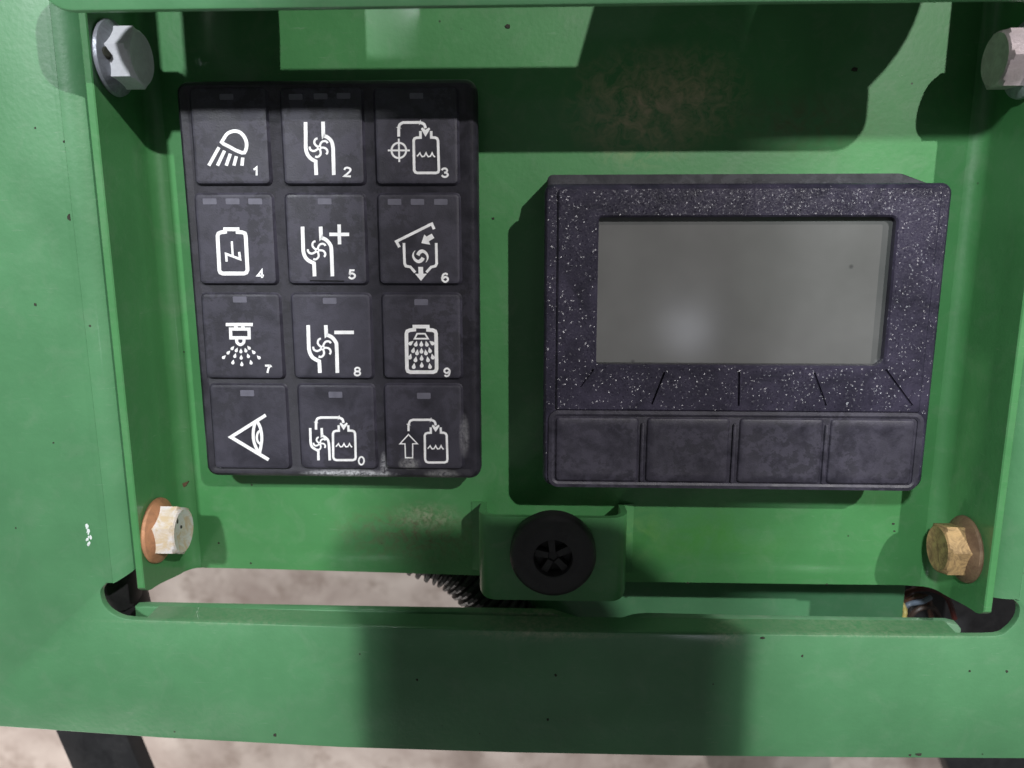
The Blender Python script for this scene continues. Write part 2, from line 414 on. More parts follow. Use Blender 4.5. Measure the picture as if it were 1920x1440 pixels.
# soil specks stuck to the frame
sp = []
def fleck(px, py, z, r, n=7, st=1.0):
    cx, cy = at(px, py, z); pts = [(cx + r * random.uniform(.55, 1.2) * math.cos(2 * math.pi * k / n), cy + st * r * random.uniform(.55, 1.2) * math.sin(2 * math.pi * k / n)) for k in range(n)]
    return loft([z3(pts, z - 0.05), z3(inset(pts, r * .15), z + r * 0.35)])
for px, py, r, st in ((66, 571, .5, 1), (130, 408, .45, 2.2), (120, 265, .35, 1), (1430, 1196, .7, .5), (1723, 1414, 1.0, .4), (1706, 1416, .5, .8),
                      (516, 1378, .55, 1), (1856, 1008, .01, 1), (1888, 1259, .4, 1), (1818, 1258, .45, 1), (1504, 1230, .4, 1), (1042, 1266, .4, 1), (1027, 1350, .35, 1.3), (782, 1275, .35, 1),
                      (66, 240, .25, 1), (100, 830, .25, 1), (30, 990, .3, 1), (1906, 700, .4, 1), (1900, 1112, .01, 1)):
    sp.append(fleck(px, py, ZF, r * 1.15, 7, st))
tag(obj('soil_speck', merge(*sp), simple('dark_soil', (0.035, 0.035, 0.025), 0.9), frame, smooth=0), kind='stuff')
M_highlight = simple('pale_highlight', (0.70, 0.76, 0.74), 0.25)  # pale flecks paint a lamp highlight onto the rolled left edge
def shard(pxs, z, h=0.08):
    pts = [at(x, y, z) for x, y in pxs][::-1]
    return loft([z3(pts, z - 0.05), z3(inset(pts, 0.1), z + h)])
highlight_bits = []
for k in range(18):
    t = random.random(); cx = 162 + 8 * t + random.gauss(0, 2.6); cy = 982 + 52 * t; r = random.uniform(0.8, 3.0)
    highlight_bits.append(shard([(cx + r * random.uniform(.6, 1.2) * math.cos(q), cy + 1.5 * r * random.uniform(.6, 1.2) * math.sin(q)) for q in [2 * math.pi * i / 7 for i in range(7)]], ZF + 0.006 * k, 0.03))
tag(obj('highlight_fleck', merge(*highlight_bits), M_highlight, frame), kind='stuff')

# ------------------------------------------------------------------ bracket: back plate, two side flanges, latch tab
bracket = thing('mounting_bracket', 'green U-shaped sheet metal bracket that carries keypad and display', 'bracket', (0, 0, 0))
RB = 4.0; TH = 2.1
XIL, XIR = -110.0, 117.2
pb = [at(*p, 0) for p in ((345, 1064), (500, 1067), (640, 1071), (900, 1079), (1060, 1085), (1178, 1091), (1280, 1092), (1500, 1095), (1690, 1097), (1715, 1098))]
plate = [(XIL + RB, pb[0][1])] + pb[1:-1] + [(XIR - RB, pb[-1][1] - 0.2), (XIR - RB, 100), (XIL + RB, 100)]
obj('back_plate', slab(plate, -TH, 0, 0.02), M_plate, bracket, smooth=25)
def flange(xi, sg, ytip, yroot, ZT):
    """sg=+1: inner face looks to +x (left flange)"""
    prof = []
    for k in range(9):
        a = math.radians(90 * k / 8)
        prof.append((xi + sg * (RB - RB * math.sin(a)), RB - RB * math.cos(a)))
    zz = [6, 8, 10, 14, 18, 21, 23.5, 25, 26, ZT - 0.3]
    inner = prof + [(xi, z) for z in zz] + [(xi - sg * 0.3, ZT)]
    outer = []
    for k in range(9):
        a = math.radians(90 * k / 8); R2 = RB + TH
        outer.append((xi + sg * (RB - R2 * math.sin(a)), RB - R2 * math.cos(a)))
    outer += [(xi - sg * TH, z) for z in zz] + [(xi - sg * (TH - 0.3), ZT)]
    def yb(z):
        if z <= 2: return yroot
        if z >= 23: 
            q = (z - 23) / (ZT - 23); return ytip + 2.2 * q * q
        t = (z - 2) / 21; t = t * t * (3 - 2 * t) * 0.5 + t * 0.5
        return yroot + (ytip - yroot) * t
    rows = []
    for i in range(len(inner)):
        zb = inner[i][1]
        rows.append([(inner[i][0], yb(zb), inner[i][1]), (inner[i][0], 100, inner[i][1]),
                     (outer[i][0], 100, outer[i][1]), (outer[i][0], yb(zb), outer[i][1])])
    return loft(rows)
obj('side_flange', flange(XIL, 1, at(262, 1116, 27)[1], pb[0][1], 27.0), M_plate, bracket)
obj('side_flange', flange(XIR, -1, at(1850, 1161, 27)[1], pb[-1][1] - 0.2, 27.0), M_plate, bracket)
# latch tab: U strap, open above and below
tx0, tx1 = at(896, 1050, 15)[0], at(1177, 1050, 15)[0]
ty1, ty0 = at(1035, 970, 15)[1], at(1035, 1126, 15)[1]
def strap(x0, x1, y0, y1, zt, r, th):
    out = [(x0 - 3, 0.3), (x0, 1.2)]
    for k in range(9):
        a = math.radians(180 - 90 * k / 8); out.append((x0 + r + r * math.cos(a), zt - r + r * math.sin(a)))
    for k in range(9):
        a = math.radians(90 - 90 * k / 8); out.append((x1 - r + r * math.cos(a), zt - r + r * math.sin(a)))
    out += [(x1, 1.2), (x1 + 3, 0.3)]
    n = len(out); inn = []
    for i in range(n):
        a = Vector(out[max(i - 1, 0)]); b = Vector(out[min(i + 1, n - 1)]); t = (b - a).normalized()
        inn.append((out[i][0] + t.y * th, out[i][1] - t.x * th))
    rows = []; cr = 3.0
    for i in range(n):
        # lower corners rounded
        x = out[i][0]; d = min(x - x0, x1 - x); d = max(d, 0); lift = 0 if d > cr else cr - math.sqrt(max(cr * cr - (cr - d) ** 2, 0))
        yb = y0 + lift * 0.8
        yy1 = y1 if out[i][1] > 3 else y1 - 1
        rows.append([(out[i][0], yb, out[i][1]), (out[i][0], yb + 0.3, out[i][1]), (out[i][0], yy1, out[i][1]), (inn[i][0], yy1, inn[i][1]), (inn[i][0], yb, inn[i][1])])
    return loft(rows)
obj('latch_tab', strap(tx0, tx1, ty0, ty1, 15.0, 5.5, 1.8), M_plate, bracket)
sp = []
for px, py, r, st in ((952, 50, .8, .8), (1603, 130, 1.0, .8), (925, 410, .5, 1), (345, 660, .3, 1), (1675, 982, .5, 1), (1677, 996, .35, 1), (1590, 1005, .3, 1), (410, 1018, .4, 1), (470, 1056, .4, 1), (590, 650, .3, 1), (1550, 1095, .5, .5), (1290, 1093, .5, .5)):
    sp.append(fleck(px, py, 0, r, 7, st))
tag(obj('soil_speck', merge(*sp), bpy.data.materials['dark_soil'], bracket, smooth=0), kind='stuff')

# ------------------------------------------------------------------ flange bolts
def bolt(label, y, z, xi, sg, m_hex, m_fl, rot, extra=None):
    b = thing('flange_bolt', label, 'bolt', (xi, y, z), 'flange bolts through the bracket sides')
    obj('washer_flange', lathe([(3, 0.02), (9.0, 0.02), (9.3, 0.5), (9.1, 1.2), (6.9, 2.6), (6.0, 3.0)], (xi, y, z), 'x', 48, sg), m_fl, b)
    rings = []
    for h, k in ((2.2, 1.0), (7.1, 1.0), (7.6, 0.93), (8.0, 0.84)):
        q = []
        for i in range(6):
            for s in range(6):
                a0 = math.radians(60 * i) + rot; a1 = math.radians(60 * (i + 1)) + rot; t = s / 6
                r = 7.5
                px_ = r * ((1 - t) * math.cos(a0) + t * math.cos(a1)); pz_ = r * ((1 - t) * math.sin(a0) + t * math.sin(a1))
                L = math.hypot(px_, pz_); lim = 6.6 if k == 0.93 else (6.1 if k < 0.9 else 99)
                if L > lim: px_ *= lim / L; pz_ *= lim / L
                q.append((xi + sg * h, y + px_, z + pz_))
        rings.append(q)
    rings.append([(xi + sg * 7.7, y + (p[1] - y) * .72, z + (p[2] - z) * .72) for p in rings[-1]])
    obj('hex_head', loft(rings), m_hex, b, smooth=28)
    return b
ptl = (40.2, 17.2); pbl = (-86.4, 17.6); ptr = (38.0, 16.5); pbr = (-89.6, 15.2)
b1 = bolt('shiny silver flange bolt in the shaded upper left corner of the panel', *ptl, XIL, 1, M_zinc, M_zincflange, 0.25)
b2 = bolt('cream and white bolt with orange rusty flange at lower left of the panel', *pbl, XIL, 1, M_cream, M_rust, 0.10)
b3 = bolt('pinkish silver bolt cut off by the right edge of the photo at the top', *ptr, XIR, -1, M_pink, M_zincflange, 0.55)
b4 = bolt('brown and bronze rusty bolt at lower right beside the display', *pbr, XIR, -1, M_bronze, M_bronzefl, 0.30)
for bb, yy, zz_, dy in ((b2, pbl[0] + 1.5, pbl[1] + 1.0, 0), (b2, pbl[0] + 4.0, pbl[1] + 3.0, 1)):
    xx = XIL + 7.7; q = [[(xx, yy + .55 * r_ * math.cos(a) * (1.6 if dy else 1), zz_ + .5 * r_ * math.sin(a)) for a in [2 * math.pi * i / 7 for i in range(7)]] for r_ in (1.0, .8)]
    q = [q[0], [(p[0] + .25, p[1], p[2]) for p in q[1]]]
    obj('soil_speck', loft(q), bpy.data.materials['dark_soil'], bb)
# lump of soil on the silver bolt's flange
c0 = Vector((XIL + 2.2, ptl[0] + 0.6, ptl[1] + 7.0)); V, Fc = [], []
lump = []
for k, rr_ in enumerate((0.3, 1.0, 1.2, 0.9, 0.3)):
    lump.append([(c0.x + 0.5 * k - 0.6 + random.uniform(-.15, .15), c0.y + rr_ * 1.3 * math.cos(a) - 0.35 * k, c0.z + rr_ * math.sin(a)) for a in [2 * math.pi * i / 9 for i in range(9)]])
obj('soil_lump', loft(lump), bpy.data.materials['dark_soil'], b1)

# ------------------------------------------------------------------ print helpers (flat white symbols)
def ribbon(pts, w, closed=False):
    P = [Vector(p) for p in pts]; n = len(P); V = []; Fc = []
    for i in range(n):
        a = P[i - 1] if (i > 0 or closed) else None; b = P[i]; c = P[(i + 1) % n] if (i < n - 1 or closed) else None
        d1 = (b - a).normalized() if a is not None else (c - b).normalized()
        d2 = (c - b).normalized() if c is not None else d1
        n1 = Vector((-d1.y, d1.x)); n2 = Vector((-d2.y, d2.x)); s = n1 + n2
        if s.length < 1e-4: s = n1
        s.normalize(); k = max(s.dot(n1), 0.45)
        wi = w[i] if isinstance(w, (list, tuple)) else w
        V += [b + s * wi / 2 / k, b - s * wi / 2 / k]
    for i in range(n - 1 + (1 if closed else 0)):
        j = (i + 1) % n; Fc.append((2 * i, 2 * i + 1, 2 * j + 1, 2 * j))
    return [tuple(v) for v in V], Fc
def poly(pts): return [tuple(p) for p in pts], [tuple(range(len(pts)))]
def circ(cx, cy, rx, ry=None, a0=0, a1=360, n=24):
    ry = ry or rx
    full = abs(a1 - a0) >= 360; m_ = n if full else n + 1
    return [(cx + rx * math.cos(math.radians(a0 + (a1 - a0) * k / n)), cy + ry * math.sin(math.radians(a0 + (a1 - a0) * k / n))) for k in range(m_)]
def sm(pts, n=4): return [tuple(p) for p in smoothpath([Vector(p) for p in pts], n)]
def fan(cx, cy, R, w):
    out = []
    for k in range(5):
        th = math.radians(-13 - 34 + 72 * k); q = []
        for r, d in ((0.16, -8), (0.45, -8), (0.72, 0), (0.93, 14), (1.02, 26), (1.02, 36)):
            a = th + math.radians(d); q.append((cx + R * r * math.sin(a), cy - R * r * math.cos(a)))
        out.append(ribbon(sm(q, 3), w))
    out.append(ribbon(circ(cx, cy, R * 0.17), w * 0.8, True))
    return out
def drop(cx, cy, L, r, ang):
    """teardrop: tip up when ang=0; ang clockwise in degrees"""
    q = []
    for k in range(11):
        a = math.radians(-20 + 220 * k / 10); q.append((r * math.cos(a), L * 0.18 + r * math.sin(a)))
    q.append((0, -L * 0.62)); a = math.radians(ang)
    return poly([(cx + x * math.cos(a) - y * math.sin(a), cy + x * math.sin(a) + y * math.cos(a)) for x, y in q])
def digit(d, cx, cy, h, w=20):
    W = h * 0.30; H = h / 2 - w / 2
    L = {'0': [(circ(0, 0, W * 0.95, H), True)],
         '1': [([(-W * .75, -H * .45), (-W * .1, -H * .72), (W * .25, -H), (W * .3, H)], False)],
         '2': [(sm([(-W, -H * .5), (-W * .7, -H * .9), (0, -H), (W * .8, -H * .75), (W * .85, -H * .3), (W * .1, H * .3), (-W, H * .95)]) + [(W * 1.05, H)], False)],
         '3': [(sm([(-W, -H * .6), (-W * .5, -H * .97), (W * .3, -H * .97), (W * .75, -H * .55), (W * .4, -H * .1), (-W * .2, 0)]), False),
               (sm([(-W * .2, 0), (W * .5, H * .05), (W, H * .5), (W * .5, H * .97), (-W * .4, H * .97), (-W, H * .6)]), False)],
         '4': [([(W * .5, H), (W * .4, -H), (-W, H * .4), (W * 1.1, H * .4)], False)],
         '5': [([(W * .8, -H), (-W * .6, -H), (-W * .8, -H * .05)] + sm([(-W * .8, -H * .05), (0, -H * .25), (W * .85, H * .1), (W * .85, H * .65), (W * .1, H), (-W * .6, H * .9), (-W, H * .55)]), False)],
         '6': [(sm([(W * .8, -H * .7), (W * .2, -H), (-W * .6, -H * .75), (-W * .95, 0), (-W * .8, H * .6), (0, H), (W * .8, H * .65), (W * .8, H * .1), (0, -H * .2), (-W * .8, H * .25)]), False)],
         '7': [([(-W, -H), (W, -H)] + sm([(W, -H), (W * .2, -H * .1), (-W * .05, H)]), False)],
         '8': [(circ(0, -H * .5, W * .8, H * .5), True), (circ(0, H * .47, W * .95, H * .53), True)],
         '9': [(sm([(-W * .8, H * .7), (-W * .2, H), (W * .6, H * .75), (W * .95, 0), (W * .8, -H * .6), (0, -H), (-W * .8, -H * .65), (-W * .8, -H * .1), (0, H * .2), (W * .8, -H * .25)]), False)]}[d]
    return [ribbon([(cx + x, cy + y) for x, y in p], w, c) for p, c in L]
def bottle(x, y0, y1, w_, neck, nt, lw):
    """open-necked tank: x left, shoulder at y0, bottom y1, neck top nt, neck=(xl,xr)"""
    r = 34; x2 = x + w_; s = (y1 - y0) * 0.028
    return ribbon([(neck[0], nt), (neck[0] + 2, y0), (x + r, y0 + 2), (x + 10, y0 + 12), (x, y0 + r), (x + s * .6, y1 - r), (x + s + 10, y1 - 9), (x + r + s, y1),
                   (x2 - r + s, y1), (x2 + s - 8, y1 - 10), (x2 + s, y1 - r), (x2, y0 + r), (x2 - 12, y0 + 10), (x2 - r, y0), (neck[1] + 2, y0 - 2), (neck[1], nt)], lw)
def wave(x0, x1, y, a, lw):
    p = []; n = 3
    for k in range(n):
        X0 = x0 + (x1 - x0) * (k / n); d = (x1 - x0) / n
        if k == 0: p.append((x0, y + a * .6))
        p += [(X0 + d * .12, y + a * .3), (X0 + d * .48, y - a)] if k == 0 else [(X0 + d * .2, y + a * .55), (X0 + d * .48, y - a)]
        p += [(X0 + d * .62, y - a * .1), (X0 + d * .85, y + a * .75)]
    p.append((x1, y + a * .6))
    return ribbon(p, lw)
def arrowhead(cx, yt, ym, w_):
    return [poly([(cx - w_, yt + 12), (cx - w_ * .7, yt - 4), (cx, yt + 24), (cx, ym)]), poly([(cx, yt + 24), (cx + w_ * .7, yt - 4), (cx + w_, yt + 12), (cx, ym)])]
S = {}
S[1] = ((320, 130), [ribbon(sm([(607, 872), (660, 785), (705, 752), (765, 738), (820, 752), (868, 795), (897, 850), (907, 905), (898, 965), (882, 998)], 3) + [(850, 1000), (780, 972), (700, 928), (628, 892)], 42, True),
                     ribbon([(575, 935), (455, 1155)], 40), ribbon([(642, 975), (560, 1155)], 40), ribbon([(712, 1012), (665, 1155)], 40),
                     ribbon([(785, 1042), (757, 1155)], 40), ribbon([(862, 1058), (853, 1155)], 40)] + digit('1', 1020, 1225, 120, 24))
S[2] = ((320, 130), [ribbon(sm([(1612, 630), (1616, 800), (1618, 940), (1637, 1015), (1680, 1070), (1738, 1103)], 4) + [(1746, 1268)], 44),
                     ribbon([(1822, 625), (1828, 795)] + sm([(1828, 795), (1880, 815), (1925, 862), (1943, 925), (1948, 1000), (1957, 1268)], 4), 44)] + fan(1780, 940, 112, 26) + digit('2', 2121, 1232, 128, 24))
S[3] = ((610, 130), [ribbon([(877, 805), (877, 700)] + sm([(877, 700), (890, 660), (930, 636)]) + [(1130, 635)] + sm([(1130, 635), (1180, 655), (1200, 705)]), 34),
                     *arrowhead(1200, 700, 808, 56), ribbon(circ(880, 972, 88, 92), 24, True), ribbon([(748, 972), (1012, 972)], 22), ribbon([(878, 830), (886, 1112)], 22),
                     bottle(1058, 818, 1243, 292, (1138, 1268), 738, 32), wave(1098, 1318, 1028, 26, 17)] + digit('3', 1433, 1240, 124, 24))
def battery(x0, x1, xt0, xt1, yt, ys, yb, lw, sl):
    r = 42
    return ribbon([(xt0, ys - 6), (xt0, yt), (xt1, yt), (xt1 + 2, ys - 4), (x1 - r, ys), (x1 - 10, ys + 14), (x1, ys + r), (x1 + sl, yb - r), (x1 + sl - 12, yb - 12), (x1 + sl - r, yb),
                   (x0 + sl + r, yb), (x0 + sl + 12, yb - 12), (x0 + sl, yb - r), (x0, ys + r), (x0 + 10, ys + 14), (x0 + r, ys)], lw, True)
S[4] = ((340, 345), [battery(428, 766, 518, 667, 543, 580, 1074, 46, 26), ribbon([(600, 688), (613, 865)], 26), ribbon([(541, 932), (532, 838), (702, 902), (690, 815)], 28)] + digit('4', 950, 1080, 118, 24))
S[5] = ((340, 345), [ribbon(sm([(1448, 512), (1455, 680), (1460, 800), (1477, 862), (1515, 912), (1590, 952)], 4) + [(1598, 1108)], 44),
                     ribbon([(1666, 512), (1672, 642)] + sm([(1672, 642), (1735, 672), (1783, 730), (1798, 795), (1812, 1108)], 4), 44),
                     ribbon([(1772, 605), (2010, 605)], 42), ribbon([(1888, 485), (1895, 725)], 42)] + fan(1628, 797, 110, 25) + digit('5', 2048, 1085, 122, 24))
S[6] = ((610, 345), [ribbon([(887, 758), (850, 690), (1275, 478), (1303, 542)], 34),
                     poly([(1150, 710), (1185, 605), (1212, 630), (1240, 688), (1258, 730)]), poly([(1212, 630), (1275, 596), (1307, 648), (1240, 688)]),
                     ribbon([(940, 708), (950, 955), (965, 985), (1020, 995), (1078, 1062)], 32), ribbon([(1328, 708), (1335, 955), (1320, 985), (1270, 997), (1212, 1060)], 32),
                     ribbon(sm([(1108, 855), (1128, 822), (1165, 806), (1205, 830), (1226, 870), (1222, 910), (1203, 942)]), [44] * 4 + [44, 46, 44, 42] + [40, 37, 35, 33, 32] + [30, 28, 26, 24, 22] + [20, 17, 14, 10, 8, 5, 3][:7]),
                     ribbon(sm([(1172, 885), (1152, 915), (1115, 931), (1075, 908), (1052, 868), (1056, 830), (1077, 797)]), [44] * 4 + [44, 46, 44, 42] + [40, 37, 35, 33, 32] + [30, 28, 26, 24, 22] + [20, 17, 14, 10, 8, 5, 3][:7]),
                     poly([(1114, 995), (1172, 995), (1175, 1078), (1117, 1078)]), poly([(1075, 1077), (1218, 1077), (1148, 1163)])] + digit('6', 1438, 1125, 124, 24))
D7 = [(483, 722, 40), (531, 745, 22), (583, 758, 0), (640, 748, -20), (678, 718, -40), (435, 775, 42), (513, 813, 15), (588, 832, 0), (671, 815, -18), (734, 770, -42), (381, 830, 45), (490, 890, 12), (596, 912, -3), (705, 892, -15), (797, 832, -45)]
S[7] = ((360, 540), [ribbon([(398, 441), (722, 441)], 40), ribbon([(520, 458), (520, 488)], 44), ribbon([(604, 458), (604, 488)], 44), ribbon([(455, 495), (677, 495), (681, 600), (461, 600)], 38, True),
                     ribbon(sm([(530, 612), (533, 648), (552, 672), (576, 681), (602, 671), (618, 646), (618, 610)]), 36)] + [drop(x, y, 50, 19, a) for x, y, a in D7] + digit('7', 908, 976, 112, 24))
S[8] = ((360, 540), [ribbon(sm([(1388, 448), (1394, 600), (1400, 728), (1417, 792), (1455, 842), (1525, 880)], 4) + [(1535, 1020)], 44),
                     ribbon([(1600, 448), (1607, 562)] + sm([(1607, 562), (1672, 592), (1720, 648), (1733, 712), (1744, 1020)], 4), 44),
                     ribbon([(1703, 535), (1939, 535)], 42)] + fan(1565, 720, 110, 25) + digit('8', 1984, 1003, 116, 22))
D9 = [(962, 662, 50), (1022, 672, 15), (1086, 672, 0), (1150, 672, -15), (1212, 660, -50), (990, 748, 15), (1036, 775, 8), (1088, 755, 0), (1140, 775, -10), (1188, 748, -15), (953, 825, 15), (1222, 825, -15), (1018, 858, 10), (1090, 840, 0), (1165, 858, -10), (998, 938, 8), (1092, 923, 0), (1190, 938, -8)]
S[9] = ((620, 540), [battery(906, 1262, 1001, 1163, 466, 508, 1010, 44, 9), ribbon([(1035, 551), (1130, 551), (1166, 610), (1005, 610)], 20, True)] + [drop(x, y, 62, 23, a) for x, y, a in D9] + digit('9', 1395, 1012, 116, 22))
S['eye'] = ((370, 700), [ribbon([(815, 506), (398, 768), (855, 1038)], 40), ribbon(sm([(690, 588), (669, 680), (669, 790), (692, 870), (738, 958)]), 36), ribbon(sm([(713, 580), (750, 655), (768, 745), (767, 830), (745, 962)]), 36),
                         ribbon(sm([(752, 690), (722, 715), (710, 770), (722, 822), (756, 852)]), 26)])
S[0] = ((370, 700), [ribbon(sm([(1350, 660), (1354, 760), (1358, 840), (1380, 890), (1450, 932)], 4) + [(1453, 1045)], 30), ribbon([(1488, 660), (1492, 748)] + sm([(1492, 748), (1545, 782), (1575, 840), (1588, 1045)], 4), 30)] + fan(1468, 845, 74, 20) +
        [ribbon([(1420, 678), (1420, 595)] + sm([(1420, 595), (1435, 550), (1478, 535)]) + [(1690, 535)] + sm([(1690, 535), (1735, 555), (1750, 600)]), 30), *arrowhead(1752, 598, 685, 50),
         bottle(1624, 692, 1042, 266, (1692, 1808), 626, 28), wave(1660, 1858, 868, 22, 15)] + digit('0', 1968, 1050, 112, 20))
S['fill'] = ((620, 700), [ribbon([(932, 697), (932, 622)] + sm([(932, 622), (950, 577), (988, 562)]) + [(1195, 562)] + sm([(1195, 562), (1243, 582), (1258, 630)]), 28), *arrowhead(1258, 624, 708, 48),
                          ribbon([(932, 737), (1040, 848), (983, 848), (983, 1014), (897, 1014), (890, 848), (830, 848)], 15, True),
                          bottle(1127, 716, 1070, 264, (1198, 1318), 652, 27), wave(1162, 1358, 893, 22, 15)])
def place_print(key, z, mat, parent, name='symbol'):
    (ox, oy), parts = S[key]; V, Fc = merge(*[([(p[0], p[1], 0) for p in v], f) for v, f in parts])
    W = [at3(ox + p[0] / 6.4, oy + p[1] / 6.4, z) for p in V]
    # stagger overlapping strokes by microns so that no two faces share a plane
    n = 0
    for i, (v, f) in enumerate(parts):
        for k in range(len(v)): W[n + k] = (W[n + k][0], W[n + k][1], z + 0.004 * (i % 7))
        n += len(v)
    return flat(name, (W, Fc), mat, parent)

# ------------------------------------------------------------------ keypad
KX0, KX1, KY0, KY1 = -96.4, -17.7, -71.9, 35.4
kp = thing('keypad', 'black rubber keypad with twelve white-symbol keys on the green plate', 'keypad', ((KX0 + KX1) / 2, (KY0 + KY1) / 2, 0))
ko = rr(KX0, KY0, KX1, KY1, 3.2, 8); kin = inset(ko, 2.6)
ZK = 12.6; ZB = 14.0
obj('housing', loft([z3(inset(rr(KX0 + 4.5, KY0 + 4, KX1 - 4.5, KY1 - 4, 4, 8), 0), 0.05), z3(rr(KX0 + 4.5, KY0 + 4, KX1 - 4.5, KY1 - 4, 4, 8), 7.0),
                     z3(inset(ko, 1.2), 7.4), z3(ko, 8.2), z3(ko, 11.2), z3(inset(ko, 0.45), 12.3), z3(inset(ko, 1.2), 12.9), z3(inset(ko, 2.2), 12.9), z3(inset(ko, 2.9), ZK)]), M_keybody, kp)
rows = [(160, 349), (361, 536), (549, 713), (720, 882)]
cols = [[(350, 501, 365, 505), (362, 511, 372, 520), (373, 522, 385, 535), (389, 536, 401, 545)],
        [(523, 680, 529, 684), (530, 684, 540, 690), (542, 694, 551, 701), (556, 701, 562, 708)],
        [(698, 859, 704, 861), (705, 862, 710, 866), (714, 865, 717, 867), (718, 867, 722, 869)]]
keys = [[1, 2, 3], [4, 5, 6], [7, 8, 9], ['eye', 0, 'fill']]
labels = {1: 'key with work lamp symbol and number 1', 2: 'key with fan duct symbol and number 2', 3: 'key with crosshair and tank symbol and number 3',
          4: 'key with charged tank symbol and number 4', 5: 'key with fan duct and plus symbol and number 5', 6: 'key with open hopper symbol and number 6',
          7: 'key with spray nozzle symbol and number 7', 8: 'key with fan duct and minus symbol and number 8', 9: 'key with tank rinse symbol and number 9',
          'eye': 'key with eye symbol', 0: 'key with fan duct and tank symbol and number 0', 'fill': 'key with hollow arrow and tank symbol'}
leds = {1: [(423, 181)], 2: [(553, 181), (600, 180), (643, 179)], 3: [(780, 179)], 4: [(391.5, 377.5), (434.5, 377.5), (477, 377.5)], 5: [(607.5, 377.5)],
        6: [(739, 378.5), (782, 378.5), (826, 378.5)], 7: [(448, 562)], 8: [(617, 564.5)], 9: [(789, 567)], 'eye': [(462, 738)], 0: [(628, 741)], 'fill': [(794, 743)]}
for r in range(4):
    for c in range(3):
        k = keys[r][c]; tl, tr, bl, br_ = cols[c][r]; yt, yb = rows[r]
        A, B, C_, D_ = at(tl, yt, ZB), at(tr, yt, ZB), at(bl, yb, ZB), at(br_, yb, ZB)
        x0 = (A[0] + C_[0]) / 2 + .25; x1 = (B[0] + D_[0]) / 2 - .25; y1 = (A[1] + B[1]) / 2 - .3; y0 = (C_[1] + D_[1]) / 2 + .5
        o = rr(x0, y0, x1, y1, 1.2, 4)
        # keys lean: nearly flush at the top, standing proud at the bottom
        def lean(pts, z):
            return [(p[0], p[1], z - 0.7 * (p[1] - y0) / (y1 - y0) * (1 if z > 13 else 0)) for p in pts]
        b = obj('key', loft([lean(inset(o, -0.45), ZK - 0.1), lean(o, 13.5), lean(inset(o, 0.25), 13.9), lean(inset(o, 0.7), ZB), lean(inset(o, 0.95), ZB)]), M_button, kp, smooth=40)
        b['label'] = labels[k]
        for lx, ly in leds[k]:
            wx0, wy0 = at(lx - 12.6, ly + 5.6, ZB); wx1, wy1 = at(lx + 12.6, ly - 5.6, ZB)
            zt = ZB - 0.7 * (wy0 - y0) / (y1 - y0)
            obj('indicator_window', loft([z3(rr(wx0, wy0, wx1, wy1, .25, 2), zt - 0.4), z3(rr(wx0, wy0, wx1, wy1, .25, 2), zt + 0.05)]), M_led, b)
        pr = place_print(k, ZB + 0.012, M_white, b)
        # let the print follow the leaning key face
        for v in pr.data.vertices:
            wy = (v.co.y + wloc(pr).y) / MM
            v.co.z -= 0.7 * (wy - y0) / (y1 - y0) * MM
        if k == 5:
            P0, P1 = at(580, 525, ZB), at(646, 526, ZB)
            obj('gouge', loft([z3([(P0[0], P0[1] - .45), (P1[0], P1[1] - .45), (P1[0], P1[1] + .1), (P0[0], P0[1] + .1)], ZB - .2), z3([(P0[0] + .2, P0[1] - .3), (P1[0] - .2, P1[1] - .3), (P1[0] - .2, P1[1]), (P0[0] + .2, P0[1])], ZB + .12)]), M_ledmark, b)

# ------------------------------------------------------------------ display unit
DX0, DX1, DY0, DY1 = -0.3, 101.5, -71.6, 8.8
dp = thing('display_unit', 'dark textured display unit with blank grey screen and four soft keys', 'display', ((DX0 + DX1) / 2, (DY0 + DY1) / 2, 0))
do = rr(DX0, DY0, DX1, DY1, (3.4, 3.6, 2.6, 2.2), 8)
hb = rr(DX0 + 0.8, DY0 + 5, DX1 - 6.5, DY1 + 2.6, (5, 9, 5, 1.5), 8)
zs0 = 20.0; ZS = 17.8
def pxrect(x0, y0, x1, y1, z, r):
    a = at(x0, y1, z); b = at(x1, y0, z); return rr(a[0], a[1], b[0], b[1], r, 8)
s_tl = at(1124, 408, zs0); s_tr = at(1679, 406, zs0); s_bl = at(1117, 684, zs0); s_br = at(1661, 687, zs0)
SX0, SX1, SY0, SY1 = (s_tl[0] + s_bl[0]) / 2, (s_tr[0] + s_br[0]) / 2, (s_bl[1] + s_br[1]) / 2, (s_tl[1] + s_tr[1]) / 2
so = rr(SX0, SY0, SX1, SY1, (0.8, 2.6, 1.6, 0.8), 8)
ky0 = at(1380, 908, zs0)[1]; ky1 = at(1380, 782, zs0)[1]; kx0 = at(1038, 845, zs0)[0]; kx1 = at(1718, 845, zs0)[0]
obj('housing', loft([z3(hb, 0.05), z3(hb, 13.0), z3(inset(do, .8), 15.0), z3(do, 16.2)]), M_housing, dp)
ZR = 19.0
# rim: outer rounded frame round the raised facia and the soft keys
obj('rim', loft([z3(do, 16.1), z3(do, 18.0), z3(inset(do, 0.35), 18.8), z3(inset(do, 0.9), 19.25), z3(inset(do, 1.8), 19.3), z3(rr(DX0 + 3.6, DY0 + 3.0, DX1 - 3.6, DY1 - 3, .5, 8), 19.2), z3(rr(DX0 + 3.7, DY0 + 3.1, DX1 - 3.7, DY1 - 3.1, .5, 8), 16.6)]), M_bezel, dp)
